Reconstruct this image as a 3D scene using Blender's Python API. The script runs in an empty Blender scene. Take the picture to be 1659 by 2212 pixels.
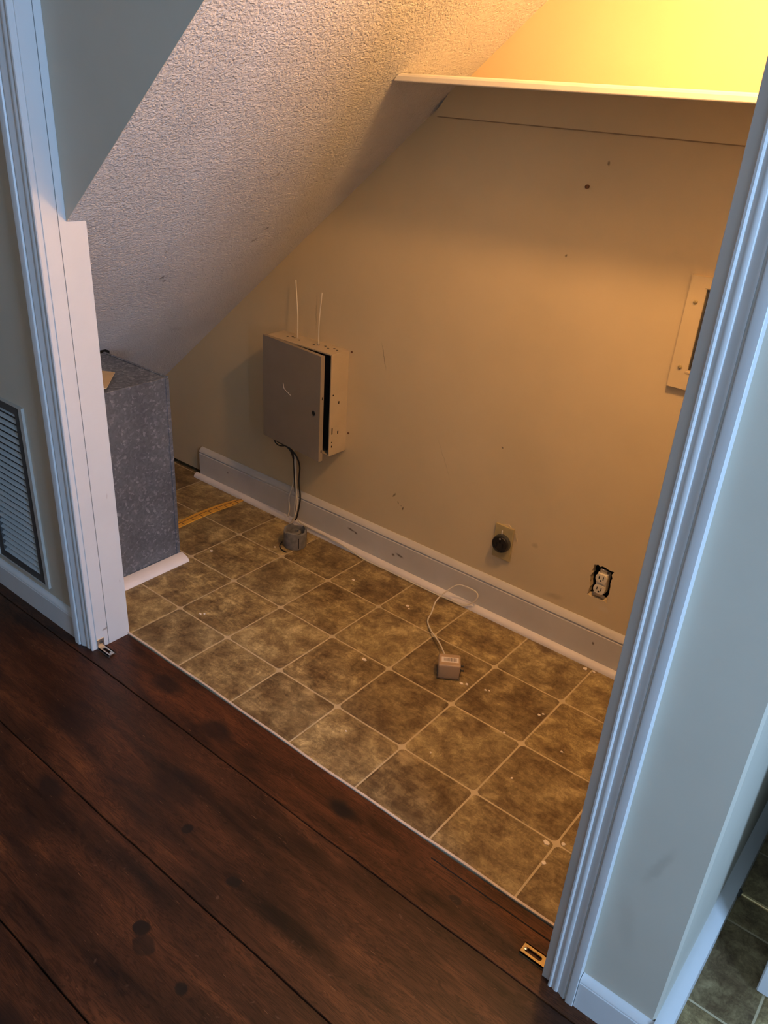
import bpy, bmesh, math, random
from mathutils import Vector, Matrix, Euler

# ------------------------------------------------------------------ camera, world, light
U = 0.2286                      # one vinyl tile (9 in) in metres; all coordinates below are in tiles
S = bpy.context.scene
COL = S.collection
S.view_settings.view_transform = 'Standard'
S.view_settings.look = 'None'
S.view_settings.gamma = 1.0
S.view_settings.use_curve_mapping = False
S.view_settings.exposure = 0.0

cam_d = bpy.data.cameras.new('camera')
cam = bpy.data.objects.new('camera', cam_d)
COL.objects.link(cam)
CAM_R = ((0.773522, 0.630856, 0.060704), (0.335856, -0.326803, -0.883403), (-0.537462, 0.703719, -0.464666))
cam.matrix_world = Matrix.Translation(Vector((7.92409, -5.78199, 6.68707)) * U) @ Matrix((
    (CAM_R[0][0], -CAM_R[1][0], -CAM_R[2][0]),
    (CAM_R[0][1], -CAM_R[1][1], -CAM_R[2][1]),
    (CAM_R[0][2], -CAM_R[1][2], -CAM_R[2][2]))).to_4x4()
cam_d.sensor_fit = 'VERTICAL'
cam_d.sensor_height = 24.0
cam_d.lens = 1743.93 / 2212 * 24.0
cam_d.clip_start = 0.02
S.camera = cam

BULB = (6.0, 0.48, 8.65)         # bare bulb inside the closet
BULB_COL = (1.0, 0.545, 0.205)
BULB_STR = 430.0
WIN_Y0, WIN_Y1, WIN_Z0, WIN_Z1, WIN_X = -6.7, -3.7, 3.4, 9.0, 16.0
DAY_COL = (0.34, 0.57, 0.95)

w = bpy.data.worlds.new('world'); S.world = w
w.use_nodes = True
w.node_tree.nodes['Background'].inputs[0].default_value = (0.42, 0.66, 1.0, 1)
w.node_tree.nodes['Background'].inputs[1].default_value = 1.0

ld = bpy.data.lights.new('window_daylight', 'AREA')
ld.shape = 'RECTANGLE'
ld.size = (WIN_Z1 - WIN_Z0) * U * 0.96
ld.size_y = (WIN_Y1 - WIN_Y0) * U * 0.96
ld.energy = 84.0
ld.color = DAY_COL
lo = bpy.data.objects.new('window_daylight', ld); COL.objects.link(lo)
lo.location = Vector((WIN_X - 0.05, (WIN_Y0 + WIN_Y1) / 2, (WIN_Z0 + WIN_Z1) / 2)) * U
lo.rotation_euler = (0, math.radians(90), 0)

# ------------------------------------------------------------------ helpers
RND = random.Random(7)
ORG = {}

def obj(name, bm, mat, parent=None, smooth=False, origin=None):
    """Link a bmesh (tile units, world coordinates) as one mesh object whose origin is at its base centre."""
    bmesh.ops.recalc_face_normals(bm, faces=bm.faces)
    xs = [v.co for v in bm.verts]
    lo_ = Vector((min(c.x for c in xs), min(c.y for c in xs), min(c.z for c in xs)))
    hi_ = Vector((max(c.x for c in xs), max(c.y for c in xs), max(c.z for c in xs)))
    o0 = Vector(origin) if origin else Vector(((lo_.x + hi_.x) / 2, (lo_.y + hi_.y) / 2, lo_.z))
    for v in bm.verts:
        v.co = (v.co - o0) * U
    me = bpy.data.meshes.new(name); bm.to_mesh(me); bm.free()
    if smooth:
        for p in me.polygons: p.use_smooth = True
        if smooth == 'auto':
            for e in me.edges: pass
            me.set_sharp_from_angle(angle=math.radians(35))
    me.materials.append(mat)
    o = bpy.data.objects.new(name, me); COL.objects.link(o)
    ORG[o] = o0
    if parent is not None:
        o.parent = parent
        o.location = (o0 - ORG[parent]) * U
    else:
        o.location = o0 * U
    return o

def thing(name, label, cat, loc, group=None):
    o = bpy.data.objects.new(name, None); COL.objects.link(o)
    o.empty_display_size = 0.02
    o.location = Vector(loc) * U
    ORG[o] = Vector(loc)
    return tag(o, label, cat, group)

def tag(o, label, cat, group=None):
    o['label'] = label; o['category'] = cat
    if group: o['group'] = group
    return o

def struct(o, label=None):
    o['kind'] = 'structure'
    if label: o['label'] = label
    return o

def NB(): return bmesh.new()

def box(bm, x0, x1, y0, y1, z0, z1, bevel=0.0, seg=1):
    r = bmesh.ops.create_cube(bm, size=1.0)
    vs = r['verts']
    for v in vs:
        v.co = Vector((x0 + (v.co.x + .5) * (x1 - x0), y0 + (v.co.y + .5) * (y1 - y0), z0 + (v.co.z + .5) * (z1 - z0)))
    if bevel:
        es = list({e for v in vs for e in v.link_edges})
        bmesh.ops.bevel(bm, geom=es, offset=bevel, segments=seg, affect='EDGES', profile=0.5)
    return vs

AX = {'x': lambda a, b, t: Vector((t, a, b)), 'y': lambda a, b, t: Vector((a, t, b)), 'z': lambda a, b, t: Vector((a, b, t))}

def prism(bm, poly, axis, t0, t1):
    f = AX[axis]
    A = [bm.verts.new(f(a, b, t0)) for a, b in poly]
    B = [bm.verts.new(f(a, b, t1)) for a, b in poly]
    n = len(poly)
    bm.faces.new(A); bm.faces.new(B)
    for i in range(n):
        bm.faces.new((A[i], A[(i + 1) % n], B[(i + 1) % n], B[i]))
    return A + B

def holed(bm, outer, holes, axis, t0, t1):
    """Plate with holes: outline and hole loops in the plane across 'axis', thickness t0..t1."""
    f = AX[axis]
    es = []
    for loop in [outer] + holes:
        vs = [bm.verts.new(f(a, b, t0)) for a, b in loop]
        es += [bm.edges.new((vs[i], vs[(i + 1) % len(vs)])) for i in range(len(vs))]
    r = bmesh.ops.triangle_fill(bm, edges=es, use_beauty=True)
    fs = [g for g in r['geom'] if isinstance(g, bmesh.types.BMFace)]
    e = bmesh.ops.extrude_face_region(bm, geom=fs)
    d = f(0, 0, t1 - t0)
    for v in e['geom']:
        if isinstance(v, bmesh.types.BMVert): v.co += d

def frame_rect(x0, x1, z0, z1): return [(x0, z0), (x1, z0), (x1, z1), (x0, z1)]

def basis(d):
    d = Vector(d).normalized()
    a = Vector((0, 0, 1)) if abs(d.z) < .9 else Vector((1, 0, 0))
    u = d.cross(a).normalized(); v = d.cross(u).normalized()
    return u, v

def cyl(bm, p0, p1, r0, r1=None, seg=20, cap=True):
    r1 = r0 if r1 is None else r1
    p0 = Vector(p0); p1 = Vector(p1)
    u, v = basis(p1 - p0)
    A = []; B = []
    for i in range(seg):
        a = 2 * math.pi * i / seg
        d = u * math.cos(a) + v * math.sin(a)
        A.append(bm.verts.new(p0 + d * r0)); B.append(bm.verts.new(p1 + d * r1))
    for i in range(seg):
        bm.faces.new((A[i], A[(i + 1) % seg], B[(i + 1) % seg], B[i]))
    if cap:
        bm.faces.new(A); bm.faces.new(B)

def smooth_path(pts, n=6):
    P = [Vector(p) for p in pts]
    P = [P[0] * 2 - P[1]] + P + [P[-1] * 2 - P[-2]]
    out = []
    for i in range(1, len(P) - 2):
        a, b, c, d = P[i - 1:i + 3]
        for k in range(n):
            t = k / n
            out.append(0.5 * ((2 * b) + (c - a) * t + (2 * a - 5 * b + 4 * c - d) * t * t + (3 * b - a - 3 * c + d) * t ** 3))
    out.append(P[-2])
    return out

def tube(bm, pts, r, seg=8, n=6):
    P = smooth_path(pts, n)
    rings = []
    u = None
    for i, p in enumerate(P):
        t = (P[min(i + 1, len(P) - 1)] - P[max(i - 1, 0)]).normalized()
        if u is None: u, _ = basis(t)
        u = (u - t * u.dot(t)).normalized(); v = t.cross(u)
        rings.append([bm.verts.new(p + (u * math.cos(2 * math.pi * k / seg) + v * math.sin(2 * math.pi * k / seg)) * r) for k in range(seg)])
    for A, B in zip(rings, rings[1:]):
        for k in range(seg):
            bm.faces.new((A[k], A[(k + 1) % seg], B[(k + 1) % seg], B[k]))
    bm.faces.new(rings[0]); bm.faces.new(rings[-1])

def lathe(bm, c, prof, axis='z', seg=28):
    """prof: (radius, height) pairs swept round an axis through c."""
    c = Vector(c)
    dirs = {'z': (Vector((1, 0, 0)), Vector((0, 1, 0)), Vector((0, 0, 1))),
            'y': (Vector((1, 0, 0)), Vector((0, 0, 1)), Vector((0, -1, 0))),
            'x': (Vector((0, 1, 0)), Vector((0, 0, 1)), Vector((-1, 0, 0)))}[axis]
    rings = []
    for r, h in prof:
        if r < 1e-6:
            rings.append([bm.verts.new(c + dirs[2] * h)])
        else:
            rings.append([bm.verts.new(c + dirs[0] * r * math.cos(2 * math.pi * k / seg) + dirs[1] * r * math.sin(2 * math.pi * k / seg) + dirs[2] * h) for k in range(seg)])
    for A, B in zip(rings, rings[1:]):
        if len(A) == 1 and len(B) == 1: continue
        for k in range(seg):
            k2 = (k + 1) % seg
            if len(A) == 1: bm.faces.new((A[0], B[k], B[k2]))
            elif len(B) == 1: bm.faces.new((A[k], A[k2], B[0]))
            else: bm.faces.new((A[k], A[k2], B[k2], B[k]))

# ------------------------------------------------------------------ materials
class NT:
    def __init__(s, name):
        s.m = bpy.data.materials.new(name); s.m.use_nodes = True
        s.t = s.m.node_tree; s.b = s.t.nodes['Principled BSDF']
    def n(s, typ, **kw):
        nd = s.t.nodes.new(typ)
        for k, v in kw.items():
            if k.startswith('_'): setattr(nd, k[1:], v)
            else: nd.inputs[k.replace('__', ' ')].default_value = v
        return nd
    def l(s, a, b): s.t.links.new(a, b)
    def coords(s, kind='obj', scale=(1, 1, 1), rnd=False):
        if kind == 'obj': src = s.n('ShaderNodeTexCoord').outputs['Object']
        else: src = s.n('ShaderNodeNewGeometry').outputs['Position']
        if rnd:
            oi = s.n('ShaderNodeObjectInfo')
            ml = s.n('ShaderNodeMath', _operation='MULTIPLY'); ml.inputs[1].default_value = 37.0
            s.l(oi.outputs['Random'], ml.inputs[0])
            cb = s.n('ShaderNodeCombineXYZ')
            s.l(ml.outputs[0], cb.inputs[0]); s.l(ml.outputs[0], cb.inputs[1]); s.l(ml.outputs[0], cb.inputs[2])
            ad = s.n('ShaderNodeVectorMath', _operation='ADD')
            s.l(src, ad.inputs[0]); s.l(cb.outputs[0], ad.inputs[1]); src = ad.outputs[0]
        mp = s.n('ShaderNodeMapping'); mp.inputs['Scale'].default_value = scale
        s.l(src, mp.inputs['Vector'])
        return mp.outputs[0]
    def noise(s, vec, scale, detail=4, rough=.55, dist=0):
        nd = s.n('ShaderNodeTexNoise', Scale=scale, Detail=detail, Roughness=rough, Distortion=dist)
        s.l(vec, nd.inputs['Vector']); return nd.outputs['Fac']
    def ramp(s, fac, stops, interp='LINEAR'):
        r = s.n('ShaderNodeValToRGB'); r.color_ramp.interpolation = interp
        el = r.color_ramp.elements
        while len(el) < len(stops): el.new(0.5)
        for e, (p, c) in zip(el, stops):
            e.position = p; e.color = (*c, 1) if len(c) == 3 else c
        s.l(fac, r.inputs[0]); return r.outputs[0]
    def mix(s, fac, a, b, blend='MIX'):
        m = s.n('ShaderNodeMix', _data_type='RGBA', _blend_type=blend)
        for i, x in ((0, fac), (6, a), (7, b)):
            if isinstance(x, (int, float)): m.inputs[i].default_value = x
            elif isinstance(x, tuple): m.inputs[i].default_value = (*x, 1)
            else: s.l(x, m.inputs[i])
        return m.outputs[2]
    def math(s, op, a, b=None):
        m = s.n('ShaderNodeMath', _operation=op)
        for i, x in ((0, a), (1, b)):
            if x is None: continue
            if isinstance(x, (int, float)): m.inputs[i].default_value = x
            else: s.l(x, m.inputs[i])
        return m.outputs[0]
    def spot(s, loc, size, rot=0.0, axis='z', lo_=0.55, hi_=1.0, warp=None):
        """Soft elliptical mark at a place of its own (tile units)."""
        g = s.n('ShaderNodeNewGeometry').outputs['Position']
        if warp is not None:
            ad = s.n('ShaderNodeVectorMath', _operation='ADD'); s.l(g, ad.inputs[0]); s.l(warp, ad.inputs[1]); g = ad.outputs[0]
        mp = s.n('ShaderNodeMapping', _vector_type='TEXTURE')
        mp.inputs['Location'].default_value = Vector(loc) * U
        e = [0, 0, 0]; e['xyz'.index(axis)] = rot
        mp.inputs['Rotation'].default_value = e
        mp.inputs['Scale'].default_value = Vector(size) * U
        s.l(g, mp.inputs['Vector'])
        ln = s.n('ShaderNodeVectorMath', _operation='LENGTH'); s.l(mp.outputs[0], ln.inputs[0])
        mr = s.n('ShaderNodeMapRange', _interpolation_type='SMOOTHSTEP')
        mr.inputs['From Min'].default_value = hi_; mr.inputs['From Max'].default_value = lo_
        mr.inputs['To Min'].default_value = 0; mr.inputs['To Max'].default_value = 1
        s.l(ln.outputs['Value'], mr.inputs['Value'])
        return mr.outputs[0]
    def warp(s, scale, amt):
        nd = s.n('ShaderNodeTexNoise', Scale=scale, Detail=3)
        s.l(s.n('ShaderNodeNewGeometry').outputs['Position'], nd.inputs['Vector'])
        sb = s.n('ShaderNodeVectorMath', _operation='SUBTRACT'); sb.inputs[1].default_value = (.5, .5, .5)
        s.l(nd.outputs['Color'], sb.inputs[0])
        sc = s.n('ShaderNodeVectorMath', _operation='SCALE'); sc.inputs['Scale'].default_value = amt
        s.l(sb.outputs[0], sc.inputs[0]); return sc.outputs[0]
    def bump(s, h, strength=.3, dist=.002):
        b = s.n('ShaderNodeBump', Strength=strength, Distance=dist)
        s.l(h, b.inputs['Height']); s.l(b.outputs[0], s.b.inputs['Normal'])
    def base(s, c, rough=.5, metal=0, spec=.5):
        if isinstance(c, tuple): s.b.inputs['Base Color'].default_value = (*c, 1)
        else: s.l(c, s.b.inputs['Base Color'])
        if isinstance(rough, (int, float)): s.b.inputs['Roughness'].default_value = rough
        else: s.l(rough, s.b.inputs['Roughness'])
        s.b.inputs['Metallic'].default_value = metal
        s.b.inputs['Specular IOR Level'].default_value = spec

def simple(name, c, rough=.5, metal=0, var=.08, scale=18, bump=0.0, bscale=120, spec=.5):
    t = NT(name); v = t.coords('obj')
    f = t.noise(v, scale, 4)
    dk = tuple(x * (1 - var) for x in c); lt = tuple(min(1, x * (1 + var)) for x in c)
    t.base(t.ramp(f, [(.3, dk), (.7, lt)]), rough, metal, spec)
    if bump: t.bump(t.noise(v, bscale, 3), bump, .001)
    return t.m

def wall_paint(name, c, marks=()):
    t = NT(name); v = t.coords('pos')
    f = t.noise(v, 3.5, 5)
    c1 = t.ramp(f, [(.3, tuple(x * .95 for x in c)), (.7, tuple(x * 1.04 for x in c))])
    if marks:
        wp = t.warp(60, .012)
        for loc, size, rot, col, k in marks:
            m = t.spot(loc, size, rot, 'y', .2, 1.0, wp)
            m = t.math('MULTIPLY', m, k)
            c1 = t.mix(m, c1, col)
    t.base(c1, .55, 0, .35)
    h = t.noise(v, 160, 3)
    h2 = t.noise(v, 14, 2)
    t.bump(t.math('ADD', t.math('MULTIPLY', h, .35), h2), .12, .002)
    return t.m

TAN = (.66, .515, .305)
M = {}
YW = 3.02
brown = (.10, .06, .03)
M['wall_closet'] = wall_paint('tan_wall_paint', TAN, [
    ((1.37, YW, 1.225), (.02, .2, .07), .7, brown, .8), ((1.55, YW, 1.065), (.018, .2, .05), .5, brown, .9),
    ((1.46, YW, 1.14), (.03, .2, .018), .8, brown, .6), ((1.51, YW, 1.10), (.02, .2, .012), .3, brown, .6),
    ((1.01, YW, 3.3), (.25, .2, .012), 1.28, brown, .6), ((3.57, YW, 5.10), (.025, .2, .025), 0, brown, .9),
    ((3.10, YW, 2.56), (.02, .2, .02), 0, brown, .8), ((2.2, YW, 2.1), (.4, .2, .012), 1.1, brown, .18),
    ((3.8, YW, 1.35), (.07, .2, .05), 0, brown, .25), ((4.2, YW, .72), (.18, .2, .06), -.2, brown, .22),
    ((3.9, YW, 6.11), (.02, .2, .03), 0, brown, .7), ((-.32, YW, 3.65), (.02, .2, .35), 0, brown, .28),
    ((4.9, YW, .85), (.10, .2, .07), 0, (.7, .6, .45), .4)])
M['wall_hall'] = wall_paint('tan_hall_paint', (.57, .515, .41), [
    ((7.2, -1.33, 1.9), (.06, .2, .3), .3, brown, .16), ((7.1, -1.33, 1.2), (.1, .2, .4), -.2, brown, .08)])
M['white_trim'] = simple('white_trim_paint', (.68, .67, .65), .38, 0, .04, 6, .05, 90)
def jamb_paint():
    t = NT('white_jamb_paint'); wp = t.warp(70, .008)
    c1 = t.ramp(t.noise(t.coords('pos'), 6, 4), [(.3, (.65, .64, .62)), (.7, (.70, .69, .67))])
    for y, z, ry, rz, k in ((-1.20, .26, .05, .02, .7), (-1.17, .27, .02, .02, .8), (-.90, .86, .008, .03, .6), (-.95, 2.1, .012, .05, .25), (-.86, .02, .02, .025, .6)):
        c1 = t.mix(t.math('MULTIPLY', t.spot((0, y, z), (.2, ry, rz), 0, 'x', .2, 1, wp), k), c1, (.25, .17, .11))
    t.base(c1, .38, 0, .5); return t.m
M['jamb'] = jamb_paint()
M['shoe_white'] = simple('shoe_moulding_white', (.80, .73, .68), .42, 0, .07, 9, .1, 70)
M['edge_strip'] = simple('vinyl_edge_tan', (.64, .50, .385), .5, 0, .12, 30)
M['shelf_paint'] = simple('shelf_cream_paint', (.74, .68, .56), .45, 0, .05, 12, .1, 60)

def base_paint():
    t = NT('baseboard_paint'); wp = t.warp(60, .01)
    c1 = t.ramp(t.noise(t.coords('pos'), 6, 5), [(.3, (.58, .53, .46)), (.7, (.66, .61, .54))])
    for x, z, r in ((.62, .36, .10), (.72, .34, .05), (1.62, .30, .10), (1.50, .26, .04), (-2.35, .36, .02), (4.9, .33, .02)):
        c1 = t.mix(t.math('MULTIPLY', t.spot((x, 2.94, z), (r, .2, .03), .2, 'y', .2, 1, wp), .85), c1, brown)
    t.base(c1, .42, 0, .4); return t.m
M['baseboard'] = base_paint()

def slope_mat():
    t = NT('textured_white_ceiling'); v = t.coords('pos')
    f = t.noise(v, 5, 4)
    c1 = t.ramp(f, [(.3, (.78, .73, .675)), (.7, (.86, .81, .755))])
    wp = t.warp(70, .016)
    for px, py, r1, r2, rot, k in SLOPE_MARKS:
        z = 5.251 + .839 * px - .028 * py
        c1 = t.mix(t.math('MULTIPLY', t.spot((px, py, z), (r1, r2, r1), rot, 'z', .2, 1, wp), k), c1, (.22, .17, .13))
    t.base(c1, .6, 0, .3)
    vo = t.n('ShaderNodeTexVoronoi', _feature='SMOOTH_F1', Scale=140.0); vo.inputs['Smoothness'].default_value = .7
    wv = t.n('ShaderNodeVectorMath', _operation='ADD'); t.l(v, wv.inputs[0]); t.l(t.warp(90, .02), wv.inputs[1])
    t.l(wv.outputs[0], vo.inputs['Vector'])
    n1 = t.noise(v, 180, 5, .65, .5)
    n2 = t.noise(v, 40, 3)
    h = t.math('ADD', t.math('ADD', t.math('MULTIPLY', vo.outputs['Distance'], -.7), t.math('MULTIPLY', n1, .9)), t.math('MULTIPLY', n2, .5))
    t.bump(h, 1.0, .0075)
    return t.m
SLOPE_MARKS = [(.59, 1.34, .06, .03, .3, .7), (-.20, .79, .02, .05, .2, .7), (-.30, 2.01, .06, .035, .4, .6), (-.52, 1.98, .07, .03, .2, .65),
               (-1.12, .89, .06, .05, .5, .75), (-1.20, .98, .04, .05, 1.0, .6), (-.60, .60, .06, .02, .1, .4), (1.95, 1.95, .05, .05, 0, .5), (-2.5, 2.1, .10, .35, .5, .15)]
M['slope'] = slope_mat()
M['ceiling'] = simple('ceiling_white', (.7, .68, .64), .7, 0, .04, 8, .2, 80)

def tile_mat():
    t = NT('slate_print_vinyl'); v = t.coords('obj', rnd=True)
    oi = t.n('ShaderNodeObjectInfo')
    a = t.noise(v, 15, 9, .70, .25)
    c1 = t.ramp(a, [(.30, (.115, .070, .032)), (.43, (.225, .152, .070)), (.54, (.35, .258, .120)), (.68, (.58, .45, .225))])
    # veins and cloudy stains
    b = t.noise(v, 30, 8, .72, .7)
    vein = t.ramp(b, [(.44, (1, 1, 1)), (.5, (.45, .40, .36)), (.56, (1, 1, 1))])
    c1 = t.mix(.55, c1, vein, 'MULTIPLY')
    # slate layers run one way on some tiles
    v2 = t.coords('obj', scale=(1, 4.2, 1), rnd=True)
    g = t.noise(v2, 26, 6, .62, .5)
    lay = t.ramp(g, [(.35, (.62, .57, .52)), (.62, (1.12, 1.08, 1.0))])
    sel = t.ramp(oi.outputs['Random'], [(.35, (0, 0, 0)), (.6, (1, 1, 1))])
    c1 = t.mix(t.math('MULTIPLY', sel, .65), c1, lay, 'MULTIPLY')
    md = t.math('FRACT', t.math('MULTIPLY', oi.outputs['Random'], 7.3))
    tone = t.ramp(md, [(0, (.70, .66, .64)), (.45, (.95, .95, .95)), (1, (1.18, 1.18, 1.12))])
    c1 = t.mix(1.0, c1, tone, 'MULTIPLY')
    rg = t.ramp(a, [(.3, (.42,) * 3), (.7, (.55,) * 3)])
    t.base(c1, rg, 0, .4)
    t.bump(t.math('ADD', a, b), .18, .0012)
    return t.m
M['tile'] = tile_mat()
M['grout'] = simple('tan_grout_print', (.56, .44, .26), .55, 0, .12, 25)

def wood_mat(nm='dark_stained_pine', tint=(1, 1, 1)):
    t = NT(nm); v = t.coords('pos', rnd=True)
    def sc(s_):
        mp = t.n('ShaderNodeMapping'); mp.inputs['Scale'].default_value = s_; t.l(v, mp.inputs['Vector']); return mp.outputs[0]
    a = t.noise(sc((1.7, 9, 1)), 1.7, 6, .6, .3)        # broad stain variation
    c1 = t.ramp(a, [(.30, (.013, .0060, .0036)), (.43, (.039, .0150, .0070)), (.57, (.072, .0255, .0105)), (.72, (.140, .050, .0175))])
    ln = t.noise(sc((2.2, 30, 1)), 2.2, 3, .5, 1.4)
    rings = t.math('SINE', t.math('MULTIPLY', ln, 62))
    grain = t.ramp(t.math('ADD', t.math('MULTIPLY', rings, .5), .5), [(.1, (.46, .42, .40)), (.55, (1.05, 1.05, 1.05))])
    c1 = t.mix(.8, c1, grain, 'MULTIPLY')
    c1 = t.mix(1.0, c1, tint, 'MULTIPLY')
    fine = t.noise(sc((10, 260, 1)), 2, 3, .6)
    c1 = t.mix(.5, c1, t.ramp(fine, [(.35, (.68, .66, .64)), (.6, (1.08, 1.08, 1.08))]), 'MULTIPLY')
    wp = t.warp(18, .03); dk = (.010, .006, .005)
    for x, y, rx, ry, k in ((3.12, -2.37, .075, .06, .95), (3.92, -2.47, .075, .065, .95), (3.68, -3.31, .10, .085, .95), (3.82, -3.40, .12, .10, .7),
                            (4.36, -3.44, .07, .06, .95), (4.09, -1.13, .28, .12, .95), (2.25, -1.25, .35, .2, .75), (1.65, -2.97, .30, .14, .8),
                            (1.2, -1.15, .35, .2, .7), (.9, -2.2, .5, .35, .55), (5.6, -1.2, .06, .05, .7), (2.6, -2.1, .5, .35, .5), (1.9, -3.4, .35, .15, .55),
                            (4.9, -2.2, .3, .15, .4), (3.6, -4.5, .3, .2, .6), (2.2, -3.6, .5, .12, .5)):
        c1 = t.mix(t.math('MULTIPLY', t.spot((x, y, 0), (rx, ry, .3), 0, 'z', .75 if rx < .13 else .35, 1.0, wp), k), c1, dk)
    # scratches and dust worn into the finish
    sv = t.noise(t.coords('pos'), 55, 2, .5, .4)
    dust = t.ramp(sv, [(.70, (0, 0, 0)), (.78, (1, 1, 1))])
    c1 = t.mix(t.math('MULTIPLY', dust, .3), c1, (.22, .12, .07))
    for ang, thr in ((.7, .735), (-.5, .745), (1.2, .75)):
        mp = t.n('ShaderNodeMapping'); mp.inputs['Rotation'].default_value = (0, 0, ang); mp.inputs['Scale'].default_value = (26, 330, 1)
        t.l(t.coords('pos'), mp.inputs['Vector'])
        sn = t.noise(mp.outputs[0], 1.0, 2, .5)
        c1 = t.mix(t.math('MULTIPLY', t.ramp(sn, [(thr, (0, 0, 0)), (thr + .03, (1, 1, 1))]), .55), c1, (.30, .15, .07))
    rg = t.ramp(a, [(.3, (.34,) * 3), (.7, (.46,) * 3)])
    t.base(c1, rg, 0, .28)
    t.bump(t.math('ADD', t.math('MULTIPLY', fine, .5), ln), .12, .0012)
    return t.m
M['wood'] = wood_mat()
M['wood_red'] = wood_mat('red_brown_stained_pine', (1.40, 1.25, 1.05))
M['subfloor'] = simple('dark_subfloor', (.012, .008, .006), .9)

def galv_mat():
    t = NT('galvanised_steel'); v = t.coords('pos')
    vo = t.n('ShaderNodeTexVoronoi', Scale=130.0); vo.inputs['Randomness'].default_value = 1
    wv = t.n('ShaderNodeVectorMath', _operation='ADD'); t.l(v, wv.inputs[0]); t.l(t.warp(60, .02), wv.inputs[1])
    t.l(wv.outputs[0], vo.inputs['Vector'])
    bw = t.n('ShaderNodeRGBToBW'); t.l(vo.outputs['Color'], bw.inputs[0])
    sp = t.ramp(bw.outputs[0], [(.2, (.155, .170, .19)), (.7, (.195, .213, .238)), (.93, (.36, .38, .41))])
    n = t.noise(v, 7, 5)
    c1 = t.mix(1.0, sp, t.ramp(n, [(.3, (.72, .72, .74)), (.7, (1.05, 1.05, 1.05))]), 'MULTIPLY')
    rg = t.ramp(bw.outputs[0], [(.2, (.52,) * 3), (.9, (.30,) * 3)])
    t.base(c1, rg, .45, .5)
    t.bump(n, .1, .004)
    return t.m
M['galv'] = galv_mat()
M['enclosure'] = simple('enclosure_tan_paint', (.50, .40, .27), .5, 0, .06, 14)
M['enclosure_door_shaded'] = simple('enclosure_door_paint_shaded', (.27, .22, .165), .5, 0, .06, 10)  # enclosure paint darkened, shade on the door put into its colour
M['black'] = simple('black_plastic', (.012, .012, .013), .35, 0, .2)
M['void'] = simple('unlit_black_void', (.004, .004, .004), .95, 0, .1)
M['dark_metal'] = simple('dark_grey_metal', (.10, .095, .085), .5, .5, .15)
M['shade_brown'] = simple('painted_shade_brown', (.40, .29, .17), .8, 0, .2, 30)  # brown for the painted shade line below the shelf cleat
M['ivory'] = simple('ivory_plastic', (.80, .70, .52), .35, 0, .03)
M['plate'] = simple('painted_cover_plate', (.44, .34, .155), .4, 0, .10, 30)
M['white_cord'] = simple('cream_wire_jacket', (.74, .66, .52), .4, 0, .05)
M['black_cord'] = simple('black_wire_jacket', (.014, .012, .011), .45)
M['adapter'] = simple('tan_adapter_plastic', (.43, .295, .185), .42, 0, .03)
M['paper'] = simple('label_paper', (.78, .68, .60), .6, 0, .02)
M['ink'] = simple('label_ink', (.12, .10, .085), .6)
M['steel'] = simple('zinc_plated_steel', (.62, .60, .56), .32, .9, .08)
M['brass'] = simple('brass_plated_steel', (.66, .50, .24), .3, .9, .08)
M['grey_pvc'] = simple('weathered_grey_plastic', (.20, .185, .165), .65, 0, .3, 45, .4, 60)
M['cardboard'] = simple('tan_cardboard', (.55, .40, .22), .8, 0, .08)
M['yellow'] = simple('yellow_varnished_wood', (.78, .40, .05), .4, 0, .12, 30)
M['ruler_ink'] = simple('ruler_dark_print', (.16, .07, .02), .5)
M['grille'] = simple('grey_grille_paint', (.46, .50, .50), .45, 0, .08, 20)
M['grille_frame'] = simple('grille_frame_grey_beige', (.50, .46, .40), .5, 0, .1, 20)
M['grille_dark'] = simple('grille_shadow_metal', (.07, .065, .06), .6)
M['chip'] = simple('white_paint_chip', (.85, .74, .60), .6, 0, .05)
M['porcelain'] = simple('white_porcelain', (.8, .78, .74), .25, 0, .02)
M['rust'] = simple('rusty_steel', (.20, .09, .04), .7, .4, .3, 60)
mt = NT('glass_pane'); mt.base((1, 1, 1), .05); mt.b.inputs['Transmission Weight'].default_value = 1.0; M['glass'] = mt.m
mt = NT('lit_bulb_glass'); mt.base((.9, .85, .75), .4)
mt.b.inputs['Emission Color'].default_value = (*BULB_COL, 1); mt.b.inputs['Emission Strength'].default_value = BULB_STR; M['bulb'] = mt.m

def zslope(x, y): return 5.251 + .839 * x - .028 * y

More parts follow.
